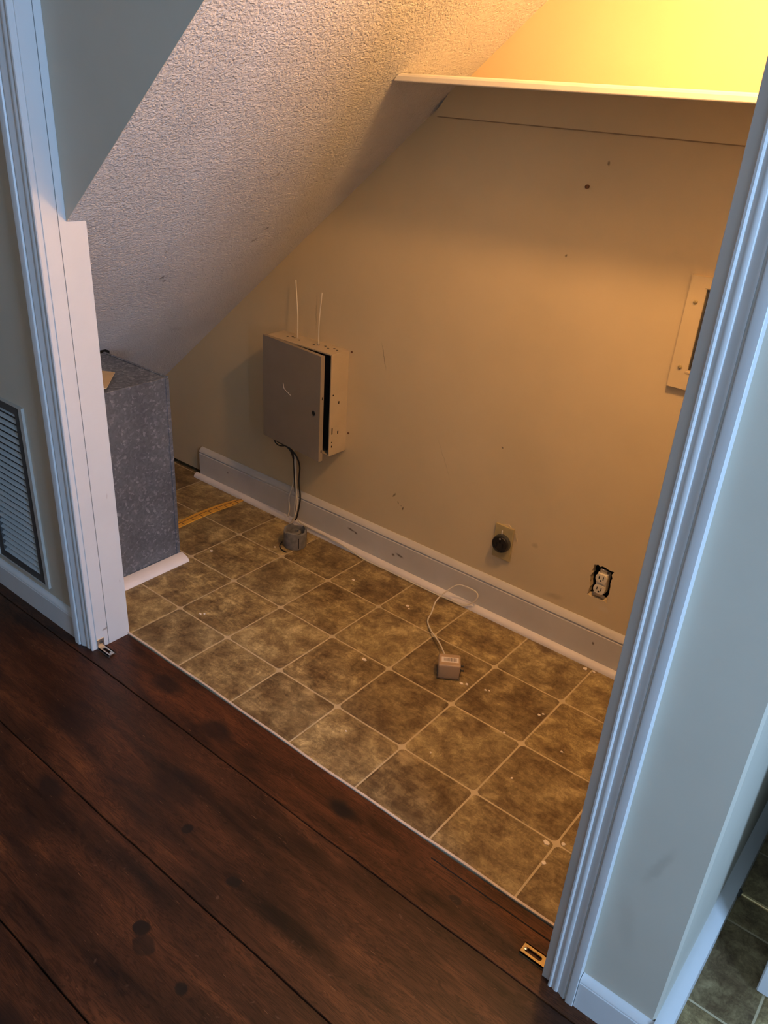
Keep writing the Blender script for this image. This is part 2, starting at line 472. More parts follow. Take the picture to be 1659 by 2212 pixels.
# ------------------------------------------------------------------ floors
CEIL = 10.67
XL, XR, YN, YF = -9.0, 16.0, -10.0, 5.5
bm = NB(); box(bm, XL, XR, YN, -.845, -.35, -.10)
box(bm, XL, 7.45, -.845, -.80, -.35, -.10)
hall = struct(obj('floor', bm, M['subfloor']), 'dark stained pine plank hall floor')
edges = [(-1.515, -.858, XL, 7.45), (-2.83, -1.515, XL, XR), (-4.09, -2.83, XL, XR), (-5.36, -4.09, XL, XR), (-6.62, -5.36, XL, XR), (-7.9, -6.62, XL, XR), (-9.1, -7.9, XL, XR), (YN, -9.1, XL, XR)]
for i, (y0, y1, x0, x1) in enumerate(edges):
    bm = NB()
    # long edges wander a little, as the old boards do
    n = 46
    top0 = []; top1 = []
    for k in range(n + 1):
        x = x0 + (x1 - x0) * k / n
        wob = .007 * math.sin(x * 1.1 + i * 2.1) + .003 * math.sin(x * 4.3 + i)
        top0.append((x, y0 + .0065 + wob)); 
        wob2 = .007 * math.sin(x * 1.1 + (i - 1) * 2.1) + .003 * math.sin(x * 4.3 + (i - 1))
        top1.append((x, y1 - .0065 + (wob2 if i else 0)))
    prof = []
    rows = []
    for (xa, ya), (xb, yb) in zip(top0, top1):
        rows.append([bm.verts.new((xa, ya, -.10)), bm.verts.new((xa, ya, -.005)), bm.verts.new((xa, ya + .005, 0)), bm.verts.new((xb, yb - .005, 0)), bm.verts.new((xb, yb, -.005)), bm.verts.new((xb, yb, -.10))])
    for A, B in zip(rows, rows[1:]):
        for k in range(6): bm.faces.new((A[k], A[(k + 1) % 6], B[(k + 1) % 6], B[k]))
    bm.faces.new(rows[0]); bm.faces.new(rows[-1])
    obj('plank', bm, M['wood_red' if i == 0 else 'wood'], hall)
# hall boards that run on to the left and right of the closet opening, under the front wall
# threshold crack in the first board is a sliver strip beside the vinyl
bm = NB(); box(bm, 5.15, 6.56, -1.004, -.992, -.002, .0025)
obj('crack', bm, M['void'], hall)

def clip(poly, x0, x1, y0, y1):
    for ax, lim, sg in ((0, x0, 1), (0, x1, -1), (1, y0, 1), (1, y1, -1)):
        out = []
        for i in range(len(poly)):
            a, b = poly[i], poly[(i + 1) % len(poly)]
            da = (a[ax] - lim) * sg; db = (b[ax] - lim) * sg
            if da >= 0: out.append(a)
            if da * db < 0:
                t = da / (da - db); out.append((a[0] + (b[0] - a[0]) * t, a[1] + (b[1] - a[1]) * t))
        poly = out
        if not poly: return []
    return poly

def tile_shape(cx, cy, g=.0115, r=.055):
    out = []
    for sx, sy, a0 in ((1, 1, 0), (-1, 1, 90), (-1, -1, 180), (1, -1, 270)):
        x, y = cx + sx * (.5 - g - r), cy + sy * (.5 - g - r)
        for k in range(4):
            a = math.radians(a0 + 30 * k); out.append((x + r * math.cos(a), y + r * math.sin(a)))
    return out

def tile_floor(name, x0, x1, y0, y1, ox, oy, label):
    bm = NB(); box(bm, x0, x1, y0, y1, -.10, -.006)
    fl = struct(obj(name, bm, M['grout']), label)
    shared = {}
    for i in range(math.floor(x0 - ox), math.ceil(x1 - ox)):
        for j in range(math.floor(y0 - oy), math.ceil(y1 - oy)):
            cx, cy = i + .5 + ox, j + .5 + oy
            full = x0 <= cx - .5 and cx + .5 <= x1 and y0 <= cy - .5 and cy + .5 <= y1
            if full and 'me' in shared:
                o = shared['me'].copy(); COL.objects.link(o)
                ORG[o] = Vector((cx, cy, -.008)); o.parent = fl; o.location = (ORG[o] - ORG[fl]) * U
                continue
            P = clip(tile_shape(cx, cy), x0, x1, y0, y1)
            if len(P) < 3: continue
            ar = abs(sum(P[k][0] * P[(k + 1) % len(P)][1] - P[(k + 1) % len(P)][0] * P[k][1] for k in range(len(P)))) / 2
            if ar < .01: continue
            gx = sum(p[0] for p in P) / len(P); gy = sum(p[1] for p in P) / len(P)
            bm = NB()
            A = [bm.verts.new((a, b, -.008)) for a, b in P]
            B = [bm.verts.new((a, b, -.003)) for a, b in P]
            Cc = [bm.verts.new((a + (gx - a) * .03, b + (gy - b) * .03, 0)) for a, b in P]
            n = len(P)
            for k in range(n):
                k2 = (k + 1) % n
                bm.faces.new((A[k], A[k2], B[k2], B[k])); bm.faces.new((B[k], B[k2], Cc[k2], Cc[k]))
            bm.faces.new(A); bm.faces.new(Cc)
            o = obj('tile', bm, M['tile'], fl, origin=(cx, cy, -.008))
            if full: shared['me'] = o
    return fl
tile_floor('floor_closet', -6.3, 6.75, -.845, 3.30, 0, 0, 'slate print vinyl closet floor in square tiles')
tile_floor('floor_side_room', 7.45, XR, -1.515, YF, .12, .33, 'slate print vinyl floor of the side room')

# ------------------------------------------------------------------ walls
def jag(cx, cz, hw, hh, n=30, amp=.03, seed=3):
    r = random.Random(seed); out = []
    corners = [(-hw, -hh), (hw, -hh), (hw, hh), (-hw, hh)]
    for k in range(4):
        a, b = corners[k], corners[(k + 1) % 4]
        m = n // 4
        for q in range(m):
            t = q / m
            out.append((cx + a[0] + (b[0] - a[0]) * t + r.uniform(-amp, amp), cz + a[1] + (b[1] - a[1]) * t + r.uniform(-amp, amp)))
    return out
OUT_HOLE = jag(4.787, 1.197, .135, .235, 40, .014)
UB = (5.06, 6.10, 3.955, 5.16)       # utility box flange
bm = NB()
holed(bm, [(-6.3, .09), (6.75, .09), (6.75, CEIL), (-6.3, CEIL)],
      [OUT_HOLE, frame_rect(UB[0] + .185, UB[1] - .215, UB[2] + .215, UB[3] - .12), frame_rect(3.24, 3.40, 1.06, 1.38)], 'y', YW, YW + .10)
struct(obj('wall_back', bm, M['wall_closet']), 'tan painted closet back wall')
bm = NB(); box(bm, -6.4, 6.75, YW + .25, YW + .30, -.1, CEIL); box(bm, -6.4, -6.3, -.845, YW + .25, -.1, CEIL)
struct(obj('wall_back_sheathing', bm, M['void']), 'dark cavity behind the closet wall')

# front wall left, right and header
FY0, FY1 = -1.325, -.845
OPL, OPR, OPT = 0.0, 6.575, 8.95
JT = .083
bm = NB()
holed(bm, [(XL, 0), (OPL - JT, 0), (OPL - JT, CEIL), (XL, CEIL)], [frame_rect(-2.16, -1.03, .58, 2.98)], 'y', FY0, FY1)
struct(obj('wall_front_left', bm, M['wall_hall']), 'tan hall wall beside the closet opening')
bm = NB(); box(bm, OPR + JT, 7.51, FY0, YF, 0, CEIL)
# the wall between closet and side room: thin at the front, long return face
bm.free(); bm = NB()
prism(bm, [(OPR + JT, FY0), (7.49, FY0), (7.51, FY0 + .02), (7.51, YF), (6.75, YF), (6.75, FY1), (OPR + JT, FY1)], 'z', 0, CEIL)
struct(obj('wall_right', bm, M['wall_hall']), 'tan wall between the closet and the side room')
bm = NB(); box(bm, OPL - JT, OPR + JT, FY0, FY1, OPT + JT, CEIL)
struct(obj('wall_header', bm, M['wall_hall']), 'tan wall above the closet opening')

bm = NB(); box(bm, 6.735, 6.75, FY1, YW, 0, CEIL)  # unseen white liner, added to bounce bulb light across the closet
struct(obj('wall_bounce_liner', bm, M['ceiling']), 'added white liner bouncing bulb light into the closet')

# triangular infill above the sloped ceiling, set back in the jamb
PY = -1.06
xt = (OPT - zslope(0, PY)) / .839
bm = NB(); prism(bm, [(0.0, zslope(0, PY)), (xt, OPT), (0.0, OPT)], 'y', PY - .006, PY + .08)
struct(obj('wall_infill', bm, M['wall_hall']), 'triangular tan panel above the sloped ceiling')

# sloped ceiling under the stairs
bm = NB()
xm = 6.45
outl = [(-6.2, FY1), (0, FY1), (0, PY), (xm, PY), (xm, YW), (-6.2, YW)]
A = [bm.verts.new((x, y, zslope(x, y))) for x, y in outl]
B = [bm.verts.new((x, y, zslope(x, y) + .14)) for x, y in outl]
bm.faces.new(A); bm.faces.new(B)
for k in range(6): bm.faces.new((A[k], A[(k + 1) % 6], B[(k + 1) % 6], B[k]))
struct(obj('ceiling_slope', bm, M['slope']), 'rough textured white ceiling sloping under the stairs')
bm = NB(); box(bm, XL, XR, YN, YF, CEIL, CEIL + .2)
struct(obj('ceiling', bm, M['ceiling']), 'flat white hall ceiling')
# the rest of the hall, behind the camera
bm = NB(); box(bm, XL - .3, XL, YN, YF, 0, CEIL); struct(obj('wall_left', bm, M['wall_hall']), 'tan hall wall')
bm = NB(); box(bm, XL - .3, XR + .3, YN - .3, YN, 0, CEIL); struct(obj('wall_rear', bm, M['wall_hall']), 'tan hall wall behind')
bm = NB(); box(bm, 7.51, XR + .3, YF, YF + .3, 0, CEIL); struct(obj('wall_far', bm, M['wall_hall']), 'tan side room wall')
bm = NB(); holed(bm, [(YN, 0), (YF, 0), (YF, CEIL), (YN, CEIL)], [[(WIN_Y0, WIN_Z0), (WIN_Y1, WIN_Z0), (WIN_Y1, WIN_Z1), (WIN_Y0, WIN_Z1)]], 'x', XR, XR + .4)
struct(obj('wall_window', bm, M['wall_hall']), 'tan hall wall with the window')
bm = NB()
holed(bm, [(WIN_Y0 - .3, WIN_Z0 - .3), (WIN_Y1 + .3, WIN_Z0 - .3), (WIN_Y1 + .3, WIN_Z1 + .3), (WIN_Y0 - .3, WIN_Z1 + .3)],
      [[(WIN_Y0, WIN_Z0), (WIN_Y1, WIN_Z0), (WIN_Y1, WIN_Z1), (WIN_Y0, WIN_Z1)]], 'x', XR - .08, XR)
win = struct(obj('window_1', bm, M['white_trim']), 'white framed hall window')
bm = NB(); box(bm, XR + .2, XR + .23, WIN_Y0, WIN_Y1, WIN_Z0, WIN_Z1); obj('pane', bm, M['glass'], win)
bm = NB(); box(bm, XR + .15, XR + .28, WIN_Y0, WIN_Y1, (WIN_Z0 + WIN_Z1) / 2 - .06, (WIN_Z0 + WIN_Z1) / 2 + .06); obj('sash_rail', bm, M['white_trim'], win)

# ------------------------------------------------------------------ jambs and casings
def jamb_side(x0, x1, nm, left):
    j = None
    ys = -1.15
    # front board
    bm = NB(); box(bm, x0, x1, -1.328, ys - .006, 0, OPT, .004)
    a = struct(obj(nm, bm, M['jamb']), 'white painted jamb boards of the closet opening')
    bm = NB()
    if left:
        z0 = zslope(0, -.85) + .02
        prism(bm, [(ys + .002, 0), (-.838, 0), (-.838, z0), (PY, z0), (PY, OPT), (ys + .002, OPT)], 'x', x0 - .0, x1 - .004)
    else:
        box(bm, x0 + .004, x1, ys + .002, -.838, 0, OPT)
    obj('jamb_board', bm, M['jamb'], a)
    return a
jamb_side(OPL - JT, OPL, 'trim_1', True)
jamb_side(OPR, OPR + JT, 'trim_2', False)
bm = NB(); box(bm, OPL - JT, OPR + JT, -1.345, -.838, OPT, OPT + JT)
struct(obj('trim_3', bm, M['white_trim']), 'white head jamb')

# casing profile: (distance from inner edge, projection from wall)
CP = [(0, 0), (0, .044), (.006, .052), (.020, .055), (.030, .050), (.034, .042), (.042, .042), (.060, .054), (.080, .058), (.094, .054), (.100, .046), (.110, .047), (.150, .066), (.168, .070), (.172, .060), (.182, .060), (.190, .080), (.200, .084), (.256, .084), (.26, .080), (.26, 0)]
def casing(nm, xin, sgn, sc, label, proj=1.0, z1=OPT + .1):
    bm = NB()
    prism(bm, [(xin + sgn * d * sc, FY0 - h * proj) for d, h in CP], 'z', 0, z1)
    return struct(obj(nm, bm, M['white_trim'], smooth='auto'), label)
casing('trim_4', -.015, -1, 1.28, 'white moulded casing beside the return air grille', 1.25)
casing('trim_5', OPR + JT - .005, 1, .95, 'white moulded casing beside the side room corner', .9)
bm = NB(); box(bm, -.3, OPR + .4, FY0 - .07, FY0, OPT + .1, OPT + .4, .02)
struct(obj('trim_6', bm, M['white_trim']), 'white head casing')

# ------------------------------------------------------------------ baseboards
def base_prof(h, t):      # (out from wall, height)
    return [(0, 0), (t, 0), (t, h * .80), (t * .86, h * .815), (t * .86, h * .85), (t * 1.02, h * .865), (t * .9, h * .91), (t * .45, h * .975), (t * .2, h), (0, h)]
bm = NB(); prism(bm, [(YW - o_, z) for o_, z in base_prof(.605, .08)], 'x', -3.13, 6.75)
struct(obj('baseboard_back', bm, M['baseboard'], smooth='auto'), 'scuffed grey white baseboard along the closet back wall')
def shoe(bm, poly_axis, a0, a1, y, z, r, sgn=-1, axis='x'):
    P = [(y, z)] + [(y + sgn * r * math.sin(math.radians(a)), z + r * math.cos(math.radians(a))) for a in range(0, 91, 15)]
    prism(bm, P, axis, a0, a1)
bm = NB(); shoe(bm, 'x', -3.22, 6.75, YW - .08, 0, .082)
struct(obj('trim_7', bm, M['shoe_white'], smooth='auto'), 'pale quarter round moulding under the closet baseboard')
bm = NB(); prism(bm, [(FY0 - o_, z) for o_, z in base_prof(.40, .06)], 'x', XL, -.36)
struct(obj('baseboard_left', bm, M['white_trim'], smooth='auto'), 'white baseboard under the return air grille')
bm = NB(); prism(bm, [(FY0 - o_, z) for o_, z in base_prof(.385, .06)], 'x', 6.905, 7.57)
struct(obj('baseboard_right', bm, M['white_trim'], smooth='auto'), 'white baseboard between casing and corner')
bm = NB(); prism(bm, [(7.51 + o_ * 1.0, z) for o_, z in base_prof(.40, .115)], 'y', FY0 - .05, YF)
struct(obj('baseboard_side', bm, M['white_trim'], smooth='auto'), 'white baseboard along the side room wall')
# pale strip where the vinyl stops
bm = NB(); n = 40; rows = []
for k in range(n + 1):
    x = -.06 + 6.70 * k / n
    yc = -.838 + .008 * math.sin(x * 1.3) + .004 * math.sin(x * 5)
    rows.append([bm.verts.new((x, yc + dy, z)) for dy, z in ((-.020, 0), (-.018, .012), (.004, .015), (.014, .003), (.014, 0))])
for A, B in zip(rows, rows[1:]):
    for k in range(5): bm.faces.new((A[k], A[(k + 1) % 5], B[(k + 1) % 5], B[k]))
bm.faces.new(rows[0]); bm.faces.new(rows[-1])
struct(obj('trim_8', bm, M['edge_strip']), 'thin pale edge strip between planks and vinyl')

# white door of the side room, swung open against its stop
bm = NB(); box(bm, 8.045, 8.20, -.25, 3.3, .05, 8.9, .01)
d1 = struct(obj('door_1', bm, M['white_trim']), 'white side room door standing open')
for z0, z1 in ((.9, 3.6), (4.2, 8.2)):
    bm = NB(); holed(bm, [(.15, z0), (2.9, z0), (2.9, z1), (.15, z1)], [[(.35, z0 + .2), (2.7, z0 + .2), (2.7, z1 - .2), (.35, z1 - .2)]], 'x', 8.03, 8.045)
    obj('panel_moulding', bm, M['white_trim'], d1)

# ------------------------------------------------------------------ shelf
SZ0, SZ1, SY = 6.755, 6.832, 1.79
t = thing('wall_shelf', 'cream painted board shelf with cleat spanning the back wall to sloped ceiling', 'shelf', (4.2, 2.4, 6.4))
def xs(z, y): return (z - 5.251 + .028 * y) / .839
bm = NB()
prof = [(SY + .004, SZ0), (SY, SZ0 + .008), (SY, SZ1 - .030), (SY + .008, SZ1 - .012), (SY + .025, SZ1 - .002), (SY + .04, SZ1), (YW, SZ1), (YW, SZ0)]
A = [bm.verts.new((max(xs(z, y), 1.84 + .035) + .006, y, z)) for y, z in prof]
B = [bm.verts.new((6.70, y, z)) for y, z in prof]
bm.faces.new(A); bm.faces.new(B)
for k in range(len(prof)): bm.faces.new((A[k], A[(k + 1) % len(prof)], B[(k + 1) % len(prof)], B[k]))
obj('board', bm, M['shelf_paint'], t)
bm = NB(); prism(bm, [(1.60, 6.425), (6.70, 6.40), (6.70, SZ0), (1.86, SZ0)], 'y', YW - .085, YW)
obj('cleat', bm, M['wall_closet'], t)
bm = NB(); prism(bm, [(1.605, 6.410), (6.70, 6.385), (6.70, 6.399), (1.60, 6.424)], 'y', YW - .012, YW); obj('shade_line', bm, M['shade_brown'], t)  # thin brown strip painted as the shade along the cleat's lower edge

# ------------------------------------------------------------------ wiring enclosure
BX0, BX1, BZ0, BZ1, BY = -1.0, .355, 1.65, 3.245, 2.645
t = thing('wiring_enclosure', 'tan metal wiring enclosure with its door ajar, hung on the back wall', 'enclosure', ((BX0 + BX1) / 2, YW, BZ0))
bm = NB()
w_ = .018
box(bm, BX0, BX1, YW - .02, YW, BZ0, BZ1)
box(bm, BX0, BX0 + w_, BY, YW - .02, BZ0, BZ1); box(bm, BX1 - w_, BX1, BY, YW - .02, BZ0, BZ1)
box(bm, BX0 + w_, BX1 - w_, BY, YW - .02, BZ0, BZ0 + w_); box(bm, BX0 + w_, BX1 - w_, BY, YW - .02, BZ1 - w_, BZ1)
obj('body', bm, M['enclosure'], t)
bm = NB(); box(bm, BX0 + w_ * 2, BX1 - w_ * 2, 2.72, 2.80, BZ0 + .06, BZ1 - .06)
obj('interior_dark_sheet', bm, M['void'], t)  # black sheet standing in for the darkness inside the box
bm = NB()
for k, (x, dy) in enumerate(((-.72, .1), (-.66, .15), (-.60, .13), (-.47, .10), (-.17, .10), (-.11, .14), (.0, .17), (.1, .12), (.17, .18), (.25, .15))):
    b2 = NB(); lathe(b2, (x, 2.72 + dy, BZ1), [(.018, -.004), (.018, .004), (0, .004)], 'z', 10); obj('knockout', b2, M['dark_metal'], t)
for y, z, h in ((2.70, 2.62, .02), (2.83, 2.48, .04), (2.70, 2.05, .10), (2.83, 2.0, .045), (2.70, 1.80, .03), (2.70, 1.87, .015)):
    b2 = NB(); box(b2, BX1 - .004, BX1 + .003, y - .010, y + .010, z - h / 2, z + h / 2); obj('slot', b2, M['void'], t)
# door hinged on the left, a few degrees open
DA = math.radians(6.0); DL = 1.355
def dpt(s, out, z): return (BX0 + s * math.cos(DA) - out * math.sin(DA), BY - .004 - s * math.sin(DA) - out * math.cos(DA), z)
def dbox(bm, s0, s1, o0, o1, z0, z1):
    vs = box(bm, s0, s1, o0, o1, z0, z1)
    for v in vs: v.co = Vector(dpt(v.co.x, v.co.y, v.co.z))
bm = NB()
DZ0, DZ1 = BZ0 - .03, BZ1 + .012
dbox(bm, 0, DL, .050, .066, DZ0, DZ1)
dbox(bm, DL - .015, DL, -.005, .050, DZ0, DZ1); dbox(bm, 0, .015, .0, .050, DZ0, DZ1)
dbox(bm, .015, DL - .015, 0, .050, DZ1 - .014, DZ1); dbox(bm, .015, DL - .015, 0, .050, DZ0, DZ0 + .014)
door = obj('door', bm, M['enclosure_door_shaded'], t)
bm = NB(); c = Vector(dpt(1.215, .0665, 2.36)); nrm = Vector((-math.sin(DA), -math.cos(DA), 0))
cyl(bm, c - nrm * .004, c + nrm * .003, .034, .034, 20); obj('lock_hole', bm, M['void'], door)
bm = NB(); cyl(bm, c - nrm * .004, c + nrm * .0015, .042, .042, 20); obj('lock_ring', bm, M['steel'], door)
for z in (2.62, 2.0 - .22):
    bm = NB(); dbox(bm, DL - .002, DL + .002, .012, .030, z - .022, z + .022); obj('slot', bm, M['void'], door)
# scratched remnant of a removed badge
bm = NB(); tube(bm, [dpt(.50, .067, 2.62), dpt(.515, .067, 2.56), dpt(.54, .067, 2.535), dpt(.63, .067, 2.50), dpt(.68, .067, 2.48)], .0035, 6)
obj('scratch', bm, M['shoe_white'], door)
for z in (3.28, 1.95):
    b2 = NB(); lathe(b2, (BX1 + .055, YW, z - .05 if z > 3 else z), [(.016, -.002), (.016, .012), (0, .018)], 'y', 10)
    obj('mounting_screw', b2, M['rust'], t)

# ------------------------------------------------------------------ wires
def wire(pts, r, mat, label, group=None, seg=6, nm='wire'):
    bm = NB(); tube(bm, pts, r, seg)
    return tag(obj(nm, bm, M[mat], smooth=True), label, 'wire', group)
wire([(-.56, 2.87, BZ1 - .01), (-.57, 2.88, 3.6), (-.66, 2.93, 4.02), (-.67, 2.935, 4.09)], .0085, 'white_cord', 'thin bent cream wire poking up from the enclosure, nearer its hinged side')
wire([(-.115, 2.86, BZ1 - .01), (-.11, 2.86, 3.6), (-.08, 2.87, 3.97), (-.075, 2.87, 4.02)], .0085, 'white_cord', 'thin straight cream wire poking up from the enclosure, nearer its opening side')
zb = BZ0 - .01
wire([(-.93, 2.72, BZ0 - .025), (-.90, 2.70, 1.55), (-.80, 2.72, 1.51), (-.68, 2.76, 1.47), (-.60, 2.80, 1.38), (-.60, 2.86, 1.2), (-.60, 2.88, .95), (-.585, 2.89, .62)], .019, 'black_cord', 'thick black cable looping under the enclosure and hanging down')
wire([(-.92, 2.74, BZ0 - .02), (-.92, 2.73, 1.50), (-.84, 2.75, 1.43), (-.72, 2.78, 1.45), (-.66, 2.8, 1.48)], .010, 'black_cord', 'short thin dark wire loop drooping beneath the enclosure')
wire([(-.62, 2.80, 1.42), (-.52, 2.84, 1.30), (-.485, 2.88, 1.12), (-.50, 2.88, .85), (-.455, 2.87, .55), (-.50, 2.85, .22), (-.53, 2.83, .13)], .014, 'black_cord', 'dark brown cable on the outer right of the hanging bundle')
wire([(-.59, 2.85, 1.42), (-.575, 2.86, 1.1), (-.545, 2.85, .85), (-.475, 2.82, .48), (-.50, 2.80, .26), (-.56, 2.79, .14)], .0095, 'white_cord', 'cream wire bowing outward within the hanging bundle')
wire([(-.60, 2.86, 1.40), (-.60, 2.88, 1.0), (-.645, 2.88, .72), (-.70, 2.85, .50), (-.675, 2.84, .30), (-.70, 2.83, .14)], .0095, 'white_cord', 'cream wire on the duct side of the hanging bundle')
wire([(-.57, 2.87, 1.3), (-.56, 2.87, .95), (-.545, 2.86, .62), (-.56, 2.85, .40), (-.545, 2.82, .2), (-.58, 2.80, .08), (-.63, 2.77, .02)], .013, 'white_cord', 'frayed pale wire end at the middle of the hanging bundle')

# ------------------------------------------------------------------ grey round fitting on the floor
FC = Vector((-.10, 2.40, 0))
t = thing('round_fitting', 'weathered grey round plastic fitting with notched rim on the vinyl', 'pipe fitting', FC)
bm = NB()
R0 = .188; seg = 36
def crest(k): return .275 + (.035 if (k // 3) % 4 in (1, 2) else 0.0)
rings = []
for r, hf in ((R0 - .012, lambda k: 0), (R0, lambda k: .02), (R0, lambda k: crest(k) - .01), (R0 - .012, crest), (R0 - .030, crest), (R0 - .034, lambda k: .16), (R0 - .07, lambda k: .13), (.05, lambda k: .15), (.03, lambda k: .10)):
    rings.append([bm.verts.new(FC + Vector((r * math.cos(2 * math.pi * k / seg), r * math.sin(2 * math.pi * k / seg), hf(k)))) for k in range(seg)])
for A, B in zip(rings, rings[1:]):
    for k in range(seg): bm.faces.new((A[k], A[(k + 1) % seg], B[(k + 1) % seg], B[k]))
bm.faces.new(rings[0]); bm.faces.new(rings[-1])
fit = obj('shell', bm, M['grey_pvc'], t, smooth='auto')
bm = NB(); lathe(bm, FC + Vector((-.03, .04, .12)), [(.09, 0), (.09, .10), (.07, .12), (.05, .12), (.045, .05), (0, .05)], 'z', 20); obj('inner_collar', bm, M['grey_pvc'], t)
for a in (20, 130, 215, 300):
    ca, sa = math.cos(math.radians(a)), math.sin(math.radians(a))
    bm = NB(); box(bm, FC.x + .115 * ca - .02, FC.x + .115 * ca + .02, FC.y + .115 * sa - .02, FC.y + .115 * sa + .02, .12, .235, .005)
    obj('lug', bm, M['grey_pvc'], t)
bm = NB()
a = math.radians(-28); p = FC + Vector((R0 * math.cos(a), R0 * math.sin(a), 0))
cyl(bm, p + Vector((0, 0, .04)), p + Vector((0, 0, .22)), .006, .006, 8); obj('seam', bm, M['void'], t)
bm = NB(); tube(bm, [(-.30, 2.30, .015), (-.25, 2.20, .012), (-.14, 2.13, .012), (-.02, 2.12, .012)], .010, 6)
obj('broken_tab', bm, M['black'], t)

# ------------------------------------------------------------------ plug-in power adapter and its cord
AC = Vector((3.635, 1.44, 0)); AA = math.radians(34.7)
ca, sa = math.cos(AA), math.sin(AA)
def apt(u, v, z): return Vector((AC.x + u * ca - v * sa, AC.y + u * sa + v * ca, z))
t = thing('power_adapter', 'tan plug-in power adapter with barcode label lying on the vinyl', 'power adapter', AC)
def abox(bm, u0, u1, v0, v1, z0, z1, bev=0, seg_=2):
    box(bm, u0, u1, v0, v1, z0, z1, bev, seg_)
def arot(bm):
    for v in bm.verts: v.co = apt(v.co.x, v.co.y, v.co.z)
bm = NB(); abox(bm, -.145, .145, -.125, .125, 0, .235, .025, 3)
for v in bm.verts:                      # draft: a little narrower at the foot
    k = 1 - .06 * (1 - v.co.z / .235); v.co.x *= k; v.co.y *= k
arot(bm); ad = obj('body', bm, M['adapter'], t, smooth='auto')
bm = NB(); abox(bm, -.147, .147, -.127, .127, .028, .034); arot(bm); obj('seam', bm, M['ink'], t)
bm = NB(); abox(bm, -.105, .115, -.055, .045, .235, .2375); arot(bm); lab = obj('label', bm, M['paper'], t)
x = -.075; rr = random.Random(4)
while x < .085:
    wdt = rr.choice((.004, .006, .010)); bm = NB(); abox(bm, x, x + wdt, -.035, .030, .2375, .2382); arot(bm); obj('bar', bm, M['ink'], lab); x += wdt + rr.choice((.004, .006, .009))
for v_ in (-.05, .04):
    bm = NB(); abox(bm, .14, .195, v_ - .005, v_ + .005, .10, .13, .002, 1); arot(bm); obj('prong', bm, M['dark_metal'], t)
bm = NB(); abox(bm, .138, .152, -.09, .08, .07, .17, .005, 1); arot(bm); obj('plug_face', bm, M['black'], t)
bm = NB(); p0 = apt(-.02, .12, .12); p1 = apt(-.035, .165, .13); cyl(bm, p0, p1, .022, .014, 12); obj('strain_relief', bm, M['adapter'], t)
bm = NB()
path = [apt(-.035, .16, .13), apt(-.06, .24, .13), (3.22, 1.80, .10), (2.98, 1.97, .06), (2.77, 2.16, .035), (2.68, 2.38, .04), (2.60, 2.60, .10),
        (2.68, 2.74, .24), (2.80, 2.80, .36), (2.92, 2.82, .385), (3.07, 2.84, .37), (3.12, 2.86, .31), (3.11, 2.85, .22), (3.02, 2.85, .115), (2.90, 2.82, .05),
        (2.74, 2.835, .030), (2.4, 2.835, .014), (1.9, 2.835, .012), (1.45, 2.84, .012), (1.0, 2.835, .014), (.7, 2.84, .06), (.45, 2.848, .085), (.2, 2.86, .09), (-.1, 2.862, .09), (-.40, 2.862, .10), (-.50, 2.85, .16)]
tube(bm, path, .0105, 7); obj('cord', bm, M['white_cord'], t, smooth=True)

# ------------------------------------------------------------------ outlets
RC = (3.325, YW, 1.215)
t = thing('dryer_outlet', 'black round dryer outlet on a paint-smeared cover plate', 'outlet', (RC[0], YW, .96))
bm = NB(); box(bm, 3.18, 3.47, YW - .035, YW, .955, 1.475, .010, 2); obj('cover_plate', bm, M['plate'], t)
bm = NB(); lathe(bm, (3.325, YW - .035, 1.215), [(.125, -.004), (.125, .075), (.118, .085), (.104, .085), (.100, .075), (0, .073)], 'y', 32); so = obj('socket', bm, M['black'], t, smooth='auto')
bm = NB(); lathe(bm, (3.325, YW - .035, 1.215), [(.131, -.002), (.131, .055), (.126, .056)], 'y', 32); obj('socket_ring', bm, M['dark_metal'], t, smooth='auto')
for dx, dz, w2, h2 in ((-.045, -.01, .010, .035), (.045, -.01, .010, .035), (0, .045, .012, .028)):
    bm = NB(); box(bm, 3.325 + dx - w2, 3.325 + dx + w2, YW - .035 - .076, YW - .035 - .070, 1.215 + dz - h2, 1.215 + dz + h2); obj('slot', bm, M['void'], so)
bm = NB(); lathe(bm, (3.325, YW - .035 - .084, 1.305), [(.014, 0), (.014, .006), (0, .010)], 'y', 10); obj('screw', bm, M['steel'], so)
bm = NB(); box(bm, 3.295, 3.307, YW - .05, YW - .035, 1.335, 1.40, .003); obj('prying_nick', bm, M['shoe_white'], t)
for pts in ([(3.47, 1.40), (3.53, 1.30), (3.50, 1.42)], [(3.30, 1.475), (3.41, 1.475), (3.37, 1.505)]):
    bm = NB(); prism(bm, pts, 'y', YW - .012, YW); obj('torn_paint', bm, M['wall_closet'], t)

t = thing('duplex_outlet', 'bare ivory duplex outlet in a ragged black wall hole', 'outlet', (4.783, YW, .98))
bm = NB(); box(bm, 4.64, 4.93, YW + .20, YW + .22, .93, 1.44); obj('back_box', bm, M['void'], t)
for bx in (4.645, 4.913):
    bm = NB(); box(bm, bx, bx + .012, YW + .10, YW + .2, .95, 1.42); obj('box_side', bm, M['void'], t)
bm = NB(); box(bm, 4.745, 4.845, YW + .015, YW + .035, .985, 1.395, .004); yk = obj('yoke', bm, M['steel'], t)
for z, dx in ((1.005, -.07), (1.005, .06), (1.375, 0.02)):
    bm = NB(); lathe(bm, (4.793 + dx, YW + .02, z), [(.026, -.012), (.026, .004), (.012, .005), (.010, -.004), (0, -.004)], 'y', 12); obj('ear', bm, M['steel'], yk)
bm = NB(); lathe(bm, (4.795, YW + .015, 1.19), [(.010, 0), (.010, .012), (0, .014)], 'y', 10); obj('center_screw', bm, M['steel'], yk)
